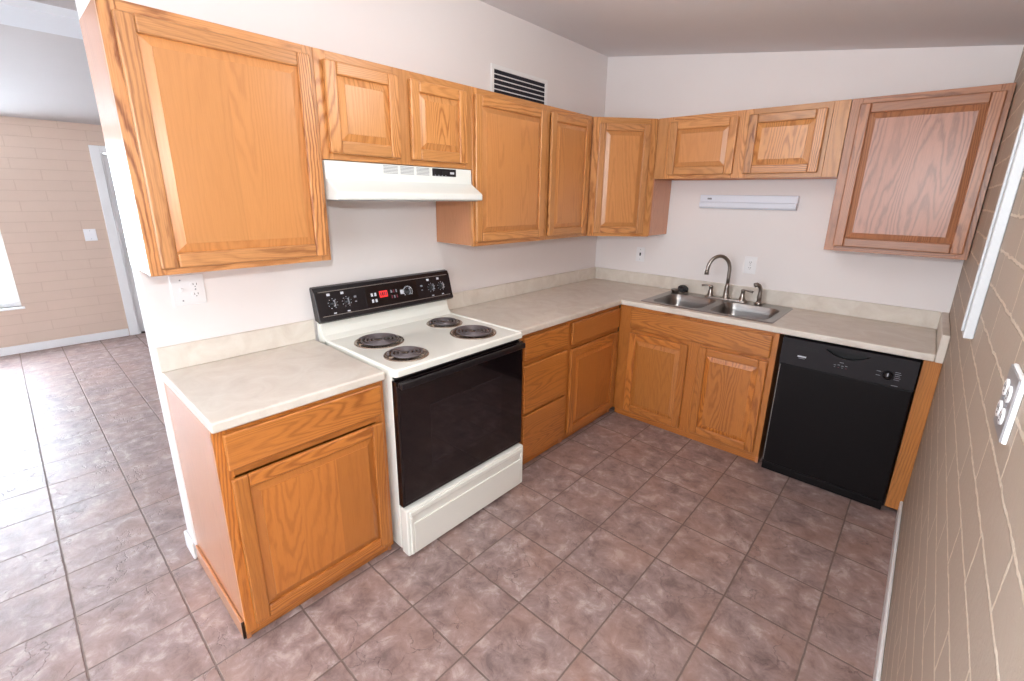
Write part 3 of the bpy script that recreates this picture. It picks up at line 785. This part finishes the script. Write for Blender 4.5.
    for y in (-2.538, -2.466, -1.935, -1.862): patch(b, Y(y), Y(y)+0.016, 0.10, 0.20, 0.001, M['mark'])
    for y in (-2.520, -2.448, -1.915, -1.842): patch(b, Y(y), Y(y)+0.014, 0.88, 0.93, 0.001, M['mark'])
    for y in (-2.400, -1.985): patch(b, Y(y), Y(y)+0.014, 0.34, 0.42, 0.001, M['tick']); patch(b, Y(y)+0.002, Y(y)+0.012, 0.55, 0.60, 0.001, M['tick'])
    patch(b, Y(-2.125), Y(-2.105), 0.40, 0.60, 0.002, M['mark'])
    build_each(b, 'printed_mark', con)
    # oven door
    b = MB(); b.box(0.657, 0.690, 0.003, Yw-0.003, 0.268, 0.872, M['black_gloss'])
    b.box(0.690, 0.693, 0.014, Yw-0.014, 0.285, 0.835, M['black_gloss'])
    d = b.build('oven_door', r, 0.004, 2)
    b = MB(); b.box(0.693, 0.6945, 0.17, Yw-0.17, 0.40, 0.72, M['black_window']); b.build('oven_window', d, 0.001, 1)
    b = MB(); hx0, hx1 = 0.708, 0.724
    for (ya, yb) in ((0.008, 0.075), (Yw-0.060, Yw-0.018)): b.box(0.690, 0.708, ya, yb, 0.848, 0.872, M['black_enamel'])
    b.box(hx0, hx1, 0.008, Yw-0.018, 0.844, 0.874, M['black_enamel']); b.build('handle', d, 0.006, 3)
    b = MB(); b.box(0.645, 0.672, 0.01, Yw-0.01, 0.876, 0.892, M['dark']); b.build('door_gap_shade', r)  # dark strip painting the shade in the gap above the door
    # storage drawer with its recessed pull line
    b = MB(); b.box(0.657, 0.712, 0.004, Yw-0.004, 0.014, 0.258, we); d = b.build('storage_drawer', r, 0.008, 3)
    b = MB(); b.box(0.710, 0.7195, 0.035, Yw-0.035, 0.022, 0.182, we); b.box(0.710, 0.7195, 0.018, Yw-0.018, 0.222, 0.248, we)
    b.box(0.710, 0.7195, 0.018, 0.035, 0.022, 0.222, we); b.box(0.710, 0.7195, Yw-0.035, Yw-0.018, 0.022, 0.222, we)
    b.build('drawer_face', d, 0.004, 2)
stove()

# ------------------------------------------------------------------ range hood
def hood():
    y0, y1 = -2.616, -1.806
    r = thing('range_hood', 'white under-cabinet range hood over the stove', 'range hood', (0, y0, 1.59)); Yw = y1-y0
    h = M['white_hood']
    z1 = 0.160
    b = MB()
    prof = [(0.003, 0.004), (0.405, 0.004), (0.412, 0.010), (0.412, 0.034), (0.405, 0.040), (0.328, 0.088), (0.326, z1), (0.003, z1)]
    b.poly_prism(prof, 1, 0.002, Yw-0.002, h); b.build('canopy', r, 0.003, 2)
    b = MB(); b.box(0.02, 0.395, 0.02, Yw-0.02, 0.0, 0.004, M['shaded_plate_grey_filter']); b.build('underside_filter', r, 0.001, 1)
    for k, ya in enumerate((-2.345, -2.255, -2.165)):
        b = MB(); a = ya-y0
        for i in range(6):
            z = 0.121+i*0.0062
            b.box(0.3255, 0.3275, a+0.003, a+0.078, z, z+0.0026, M['tick'])
        b.build('vent_slots', r)
    b = MB(); a = -2.068-y0; b.box(0.3255, 0.3285, a, a+0.152, 0.120, 0.156, M['dw_panel']); p = b.build('switch_panel', r, 0.001, 1)
    for q in (0.018, 0.062):
        b = MB(); b.box(0.3285, 0.3315, a+q, a+q+0.030, 0.128, 0.148, M['dark']); b.build('switch', p, 0.001, 1)
    b = MB(); b.box(0.3285, 0.3295, a+0.112, a+0.138, 0.132, 0.142, M['mark'])
    for i in range(4): b.box(0.3285, 0.3292, a+0.014+i*0.022, a+0.02+i*0.022, 0.123, 0.1255, M['mark'])
    build_each(b, 'printed_mark', p)
hood()

# ------------------------------------------------------------------ sink, faucet, sprayer, stopper
def rrect(x0, x1, y0, y1, r, n=6):
    out = []
    for cx, cy, a0 in ((x1-r, y1-r, 0), (x0+r, y1-r, PI/2), (x0+r, y0+r, PI), (x1-r, y0+r, 1.5*PI)):
        for k in range(n+1):
            a = a0+PI/2*k/n; out.append((cx+r*math.cos(a), cy+r*math.sin(a)))
    return out
def sink():
    zt = 0.9185
    r = thing('double_sink', 'stainless steel double-bowl sink set in the L-shaped countertop', 'sink', (0, 0, 0.914))
    def Z(z): return z-0.914
    X0, X1, Y0, Y1 = 0.752, 1.612, -0.590, -0.040
    bowls = [(0.812, 1.160, -0.556, -0.165), (1.212, 1.566, -0.556, -0.165)]
    bm = bmesh.new(); edges = []
    def loop(pts):
        vs = [bm.verts.new((p[0], p[1], Z(zt))) for p in pts]
        for i in range(len(vs)): edges.append(bm.edges.new((vs[i], vs[(i+1) % len(vs)])))
    outer = rrect(X0+0.006, X1-0.006, Y0+0.006, Y1-0.006, 0.02); loop(outer)
    for q in bowls: loop(rrect(*q, 0.07))
    bmesh.ops.triangle_fill(bm, use_beauty=True, use_dissolve=False, edges=edges)
    for f in bm.faces:
        f.normal_update()
        if f.normal.z < 0: f.normal_flip()
    me = bpy.data.meshes.new('tmp'); bm.to_mesh(me); bm.free()
    b = MB(); b.add([v.co[:] for v in me.vertices], [list(p.vertices) for p in me.polygons], M['steel']); bpy.data.meshes.remove(me)
    o2 = rrect(X0, X1, Y0, Y1, 0.024); n = len(outer)
    v = [(x, y, Z(zt)) for x, y in outer]+[(x, y, Z(0.9145)) for x, y in o2]
    b.add(v, [(k, n+k, n+(k+1) % n, (k+1) % n) for k in range(n)], M['steel'])
    b.build('rim', r)
    for (x0, x1, y0, y1) in bowls:
        b = MB(); rings = []
        for (ins, z, rad) in ((0, zt, 0.07), (0.004, zt-0.006, 0.068), (0.010, zt-0.05, 0.066), (0.020, zt-0.150, 0.06), (0.032, zt-0.168, 0.055), (0.055, zt-0.176, 0.05), (0.11, zt-0.180, 0.04)):
            rings.append([(x, y, Z(z)) for x, y in rrect(x0+ins, x1-ins, y0+ins, y1-ins, rad)])
        n = len(rings[0]); v = [p for R_ in rings for p in R_]; f = []
        for i in range(len(rings)-1):
            for k in range(n): f.append((i*n+(k+1) % n, i*n+k, (i+1)*n+k, (i+1)*n+(k+1) % n))
        f.append(tuple((len(rings)-1)*n+k for k in range(n)))
        b.add(v, f, M['steel'], None, True); d = b.build('bowl', r)
        b = MB(); cx, cy = (x0+x1)/2, (y0+y1)/2
        b.lathe([(0.045, 0.003), (0.043, 0.005), (0.032, 0.001), (0.030, -0.0), (0, -0.001)], M['nickel'], (cx, cy, Z(zt-0.180)), 24); b.build('drain', d)
    # faucet
    f = thing('faucet', 'brushed nickel two-handle gooseneck faucet on the sink ledge', 'faucet', (1.181, -0.098, zt))
    nk = M['nickel']
    b = MB(); pl = rrect(-0.15, 0.15, -0.028, 0.028, 0.027)
    n = len(pl); v = [(x, y, 0.0005) for x, y in pl]+[(x*0.98, y*0.92, 0.010) for x, y in pl]
    b.add(v, [tuple(range(n))[::-1], tuple(range(n, 2*n))]+[(k, (k+1) % n, n+(k+1) % n, n+k) for k in range(n)], nk); b.build('deck_plate', f)
    b = MB(); b.lathe([(0.026, 0.008), (0.027, 0.014), (0.021, 0.022), (0.019, 0.05), (0.0165, 0.085), (0.018, 0.095), (0.0135, 0.105), (0.0125, 0.12), (0, 0.12)], nk, (0, 0, 0), 22)
    d = Vector((-0.12, -0.10, 0)); ln = d.length; d.normalize()
    path = [(0, 0, 0.115), (0, 0, 0.16), (0, 0, 0.215)]
    R_ = ln/2
    for k in range(1, 15):
        a = PI-PI*1.0*k/14; p = d*(R_+R_*math.cos(a)); path.append((p.x, p.y, 0.215+0.098*math.sin(a)))
    e = d*(ln+0.003); path.append((e.x, e.y, 0.195)); 
    b.tube(path, [0.0125]*len(path[:-1])+[0.0125], nk, 14)
    b.lathe([(0, -0.012), (0.0145, -0.012), (0.0150, 0.010), (0.0125, 0.016)], nk, (e.x, e.y, 0.192), 16); b.build('spout', f)
    for sx in (-1, 1):
        cx = sx*0.112
        b = MB(); b.lathe([(0.024, 0.008), (0.025, 0.014), (0.020, 0.022), (0.015, 0.055), (0.013, 0.072), (0.016, 0.078), (0.014, 0.088), (0, 0.091)], nk, (cx, 0, 0), 20)
        hd = b.build('handle', f)
        b = MB(); b.tube([(cx, 0, 0.083), (cx+sx*0.02, -0.002, 0.085), (cx+sx*0.045, -0.004, 0.083), (cx+sx*0.066, -0.006, 0.081)], [0.0065, 0.0055, 0.0075, 0.0085], nk, 10); b.build('lever', hd)
    s = thing('side_sprayer', 'nickel side sprayer right of the gooseneck faucet', 'sprayer', (1.405, -0.105, zt))
    b = MB(); b.lathe([(0.024, 0.0005), (0.025, 0.008), (0.019, 0.018), (0.016, 0.024), (0, 0.024)], nk, (0, 0, 0), 20); b.build('base', s)
    b = MB(); b.tube([(0, 0, 0.022), (0, 0, 0.05), (0, 0, 0.09), (-0.002, -0.002, 0.115), (-0.010, -0.010, 0.132), (-0.022, -0.021, 0.140), (-0.034, -0.032, 0.134)], [0.014, 0.016, 0.012, 0.0125, 0.014, 0.015, 0.0165], nk, 14); b.build('spray_head', s)
    # rubber stopper and strainer basket lying at the rear left corner
    s = thing('sink_strainer', 'metal sink strainer with a black rubber stopper at the left bowl corner', 'strainer', (0.812, -0.100, zt))
    b = MB(); b.lathe([(0.0, 0.001), (0.026, 0.001), (0.030, 0.012), (0.036, 0.020), (0.037, 0.023), (0.030, 0.022), (0.024, 0.008), (0, 0.007)], nk, (-0.005, -0.01, 0), 22); b.build('basket', s)
    b = MB()
    R1 = Matrix.Rotation(0.5, 3, 'X') @ Matrix.Rotation(0.3, 3, 'Y')
    b.lathe([(0, 0), (0.034, 0.0), (0.040, 0.006), (0.040, 0.012), (0.032, 0.016), (0.014, 0.018), (0.012, 0.030), (0, 0.032)], M['rubber'], (0.045, 0.010, 0.024), 12, R1)
    b.tube([(0.015, 0.012, 0.028), (0.03, 0.0, 0.042), (0.055, -0.012, 0.045), (0.075, -0.01, 0.030), (0.085, 0.0, 0.014)], [0.008, 0.010, 0.009, 0.011, 0.007], M['rubber'], 8)
    b.build('rubber_stopper', s)
sink()

# ------------------------------------------------------------------ dishwasher
def dishwasher():
    x0, x1 = 1.682, 2.300; w = x1-x0
    r = thing('dishwasher', 'black built-in dishwasher under the counter near the block wall', 'dishwasher', (x0, 0, 0))
    b = MB(); b.box(0.004, w-0.002, -0.600, -0.05, 0.02, 0.868, M['black_enamel']); b.build('tub', r, 0.003, 1)
    b = MB(); b.box(0.010, w-0.006, -0.640, -0.602, 0.060, 0.708, M['dw_black']); d = b.build('door', r, 0.006, 3)
    b = MB(); b.box(0.014, 0.017, -0.6415, -0.6395, 0.07, 0.70, M['silver_edge']); b.build('edge_trim', d)
    b = MB(); b.box(0.012, w-0.008, -0.632, -0.602, 0.006, 0.054, M['dw_black'])
    b.build('kick_plate', r, 0.003, 2)
    # control panel with a real lens-shaped pull recess
    zb, zt, f = 0.712, 0.866, -0.652
    bm = bmesh.new(); edges = []
    def loop(pts):
        vs = [bm.verts.new((p[0], f, p[1])) for p in pts]
        for i in range(len(vs)): edges.append(bm.edges.new((vs[i], vs[(i+1) % len(vs)])))
    hx0, hx1 = 1.902-x0, 2.102-x0; hz = 0.843
    lens = [(hx0+(hx1-hx0)*k/16, hz-0.004*math.sin(PI*k/16)) for k in range(17)]+[(hx1-(hx1-hx0)*k/16, hz-0.038*math.sin(PI*k/16)**0.8) for k in range(1, 16)]
    A = 0.010; B = w-0.006
    rect = [(A, zb), (B, zb), (B, zt), (A, zt)]
    loop(rect); loop(lens)
    bmesh.ops.triangle_fill(bm, use_beauty=True, use_dissolve=False, edges=edges)
    me = bpy.data.meshes.new('tmp'); bm.to_mesh(me); bm.free()
    b = MB(); m = M['dw_panel']
    b.add([v.co[:] for v in me.vertices], [list(p.vertices) for p in me.polygons], m); bpy.data.meshes.remove(me)
    k = [(A,f,zb),(B,f,zb),(B,f,zt),(A,f,zt),(A,-0.602,zb),(B,-0.602,zb),(B,-0.602,zt),(A,-0.602,zt)]
    b.add(k, [(0,4,5,1),(1,5,6,2),(2,6,7,3),(3,7,4,0),(4,7,6,5)], m)
    n = len(lens); v = [(x, f, z) for x, z in lens]+[(x, f+0.035, z-0.004) for x, z in lens]
    b.add(v, [(i, (i+1) % n, n+(i+1) % n, n+i) for i in range(n)]+[tuple(range(n, 2*n))], M['dark'])
    p = b.build('control_panel', r)
    b = MB()
    for j in range(2):
        for i in range(7):
            a = 1.760-x0+i*0.0165; z = 0.812+j*0.012
            b.box(a, a+0.013, f-0.001, f+0.002, z, z+0.007, M['dark'])
    b.build('vent', p)
    b = MB(); b.box(1.778-x0, 1.820-x0, f-0.0012, f, 0.768, 0.776, M['mark']); b.box(1.784-x0, 1.814-x0, f-0.001, f, 0.760, 0.7625, M['tick']); b.build('badge', p)
    b = MB()
    for i, dx in enumerate((0.0, 0.017, 0.034, 0.051)):
        b.box(1.952-x0+dx, 1.962-x0+dx, f-0.001, f, 0.764+0.003*(i % 2), 0.767+0.003*(i % 2), M['tick'])
        b.box(1.954-x0+dx, 1.960-x0+dx, f-0.001, f, 0.754, 0.7565, M['red_button'] if i % 2 else M['tick'])
    b.box(1.976-x0, 1.994-x0, f-0.001, f, 0.782, 0.785, M['tick'])
    for i in range(5): b.box(2.210-x0, 2.232-x0+0.004*(i % 2), f-0.001, f, 0.750+i*0.010, 0.7525+i*0.010, M['tick'])
    for i in range(2): b.box(2.136-x0, 2.154-x0, f-0.001, f, 0.758+i*0.022, 0.7605+i*0.022, M['tick'])
    b.box(2.205-x0, 2.232-x0, f-0.001, f, 0.718, 0.7205, M['tick'])
    build_each(b, 'printed_mark', p)
    R = Matrix.Rotation(PI/2, 3, 'X')
    b = MB(); b.lathe([(0.023, 0), (0.022, 0.010), (0.018, 0.014), (0.016, 0.022), (0, 0.023)], M['black_enamel'], (2.184-x0, f, 0.768), 26, R)
    b.box(2.182-x0, 2.186-x0, f-0.0245, f-0.022, 0.768, 0.784, M['mark'])
    b.build('knob', p)
dishwasher()

# ------------------------------------------------------------------ wall fittings
def wall_vent():
    y0, y1, z0, z1 = -1.340, -0.782, 2.200, 2.402
    r = thing('wall_vent', 'white louvered return-air vent high above the oak cabinets', 'vent', (0, y0, z0)); w, h = y1-y0, z1-z0
    b = MB(); x = 0.010; t = 0.026
    b.box(0.001, x, 0, w, h-t, h, M['trim']); b.box(0.001, x, 0, w, 0, t, M['trim']); b.box(0.001, x, 0, t, t, h-t, M['trim']); b.box(0.001, x, w-t, w, t, h-t, M['trim'])
    b.build('frame', r, 0.002, 1)
    b = MB(); b.box(0.001, 0.003, t, w-t, t, h-t, M['vent_dark']); b.build('duct_opening', r)
    n = 5
    b = MB()
    for i in range(n):
        z = t+0.006+(h-2*t-0.008)*i/n
        v = [(0.0035, t, z+0.006), (0.0105, t, z-0.001), (0.0115, t, z+0.001), (0.0045, t, z+0.008)]
        v = v+[(a, w-t, c_) for a, _, c_ in v]
        b.add(v, [(0,1,2,3),(7,6,5,4),(0,4,5,1),(1,5,6,2),(2,6,7,3),(3,7,4,0)], M['trim'])
    b.build('louver', r)
wall_vent()

def light_bar():
    x0, x1 = 0.886, 1.522
    r = thing('under_cabinet_light', 'white fluorescent light bar mounted on the wall above the faucet', 'light', (x0, 0, 1.556)); w = x1-x0
    b = MB(); b.box(0, w, -0.036, -0.001, 0.044, 0.094, M['light_housing']); b.build('housing', r, 0.004, 2)
    b = MB(); b.poly_prism([(-0.001, 0.0), (-0.030, 0.0), (-0.046, 0.012), (-0.048, 0.0435), (-0.001, 0.0435)], 0, 0.002, w-0.002, M['light_housing']); b.build('diffuser', r, 0.003, 2)
    b = MB(); b.box(0.055, 0.085, -0.039, -0.036, 0.062, 0.074, M['tick']); b.build('rocker_switch', r, 0.001, 1)
light_bar()

def plate(name, label, cat, loc, rotz, w=0.072, h=0.116, kind='duplex', gmat=None, group=None, th=0.006):
    """local frame: plate against y=0 facing -y, centred on loc"""
    r = thing(name, label, cat, loc, rotz, group)
    b = MB(); b.box(-w/2, w/2, -th, -0.0005 if kind != 'quad' else -th+0.003, -h/2, h/2, gmat or M['white_plastic']); b.build('cover_plate', r, 0.0025 if kind != 'quad' else 0.001, 2)
    if kind == 'quad': b = MB(); b.box(-w/2-0.002, w/2+0.002, -th+0.003, -0.0005, -h/2-0.002, h/2+0.002, M['white_plastic']); b.build('surface_box', r, 0.002, 2)
    def recep(cx, cz, rw=0.017, rh=0.0135):
        pts = [(cx+rw*math.cos(a)*(1.0), cz+rh*math.sin(a)) for a in [2*PI*k/20 for k in range(20)]]
        b = MB(); b.poly_prism(pts, 1, -th-0.003, -th+0.001, M['white_plastic']); q = b.build('receptacle', r)
        b = MB()
        for dx in (-0.006, 0.006): b.box(cx+dx-0.001, cx+dx+0.001, -th-0.0034, -th-0.003, cz-0.002, cz+0.006, M['dark'])
        b.box(cx-0.002, cx+0.002, -th-0.0034, -th-0.003, cz-0.009, cz-0.006, M['dark']); b.build('slots', q)
    def toggle(cx, cz):
        b = MB(); b.box(cx-0.005, cx+0.005, -th-0.010, -th, cz-0.004, cz+0.009, M['white_plastic']); b.build('toggle', r, 0.001, 1)
    def screw(cx, cz):
        b = MB(); b.lathe([(0.003, 0), (0.0028, 0.001), (0, 0.0013)], M['tick'], (cx, -th, cz), 10, Matrix.Rotation(PI/2, 3, 'X')); b.build('screw', r)
    if kind == 'duplex':
        recep(0, 0.02); recep(0, -0.02); screw(0, 0)
    elif kind == 'jack':
        b = MB(); b.box(-0.006, 0.006, -th-0.004, -th, -0.010, 0.014, M['dark']); b.build('jack', r, 0.001, 1); screw(0, 0.04); screw(0, -0.04)
    elif kind == 'switch_outlet':
        toggle(-0.024, 0); recep(0.024, 0.02); recep(0.024, -0.02); screw(-0.024, 0.042); screw(-0.024, -0.042); screw(0.024, 0)
    elif kind == 'toggle': toggle(0, 0); screw(0, 0.042); screw(0, -0.042)
    elif kind == 'quad':
        for sx in (-0.021, 0.021):
            for sz in (-0.020, 0.020): recep(sx, sz, 0.0155, 0.0145)
        screw(-0.021, 0.0); screw(0.021, 0.0)
    return r
plate('wall_switch', 'small white wall plate with a dark opening, left of the faucet', 'wall plate', (0.432, 0, 1.168), 0, 0.076, 0.118, 'jack')
plate('wall_outlet', 'white duplex outlet plate on the back wall, right of the faucet', 'outlet', (1.288, 0, 1.171), 0, 0.080, 0.122)
plate('wall_outlet', 'white switch-and-outlet double plate tucked under the large left wall cabinet', 'outlet', (0, -3.078, 1.232), PI/2, 0.116, 0.124, 'switch_outlet')
plate('light_switch', 'white light switch on the far peach block wall beside the door', 'light switch', (XF, -2.895, 1.150), PI/2, 0.10, 0.125, 'toggle')
plate('wall_outlet', 'four-socket outlet on the tan block wall at the right photo edge', 'outlet', (W, -2.465, 1.298), -PI/2, 0.108, 0.108, 'quad', M['shaded_plate_grey_filter'], th=0.010)
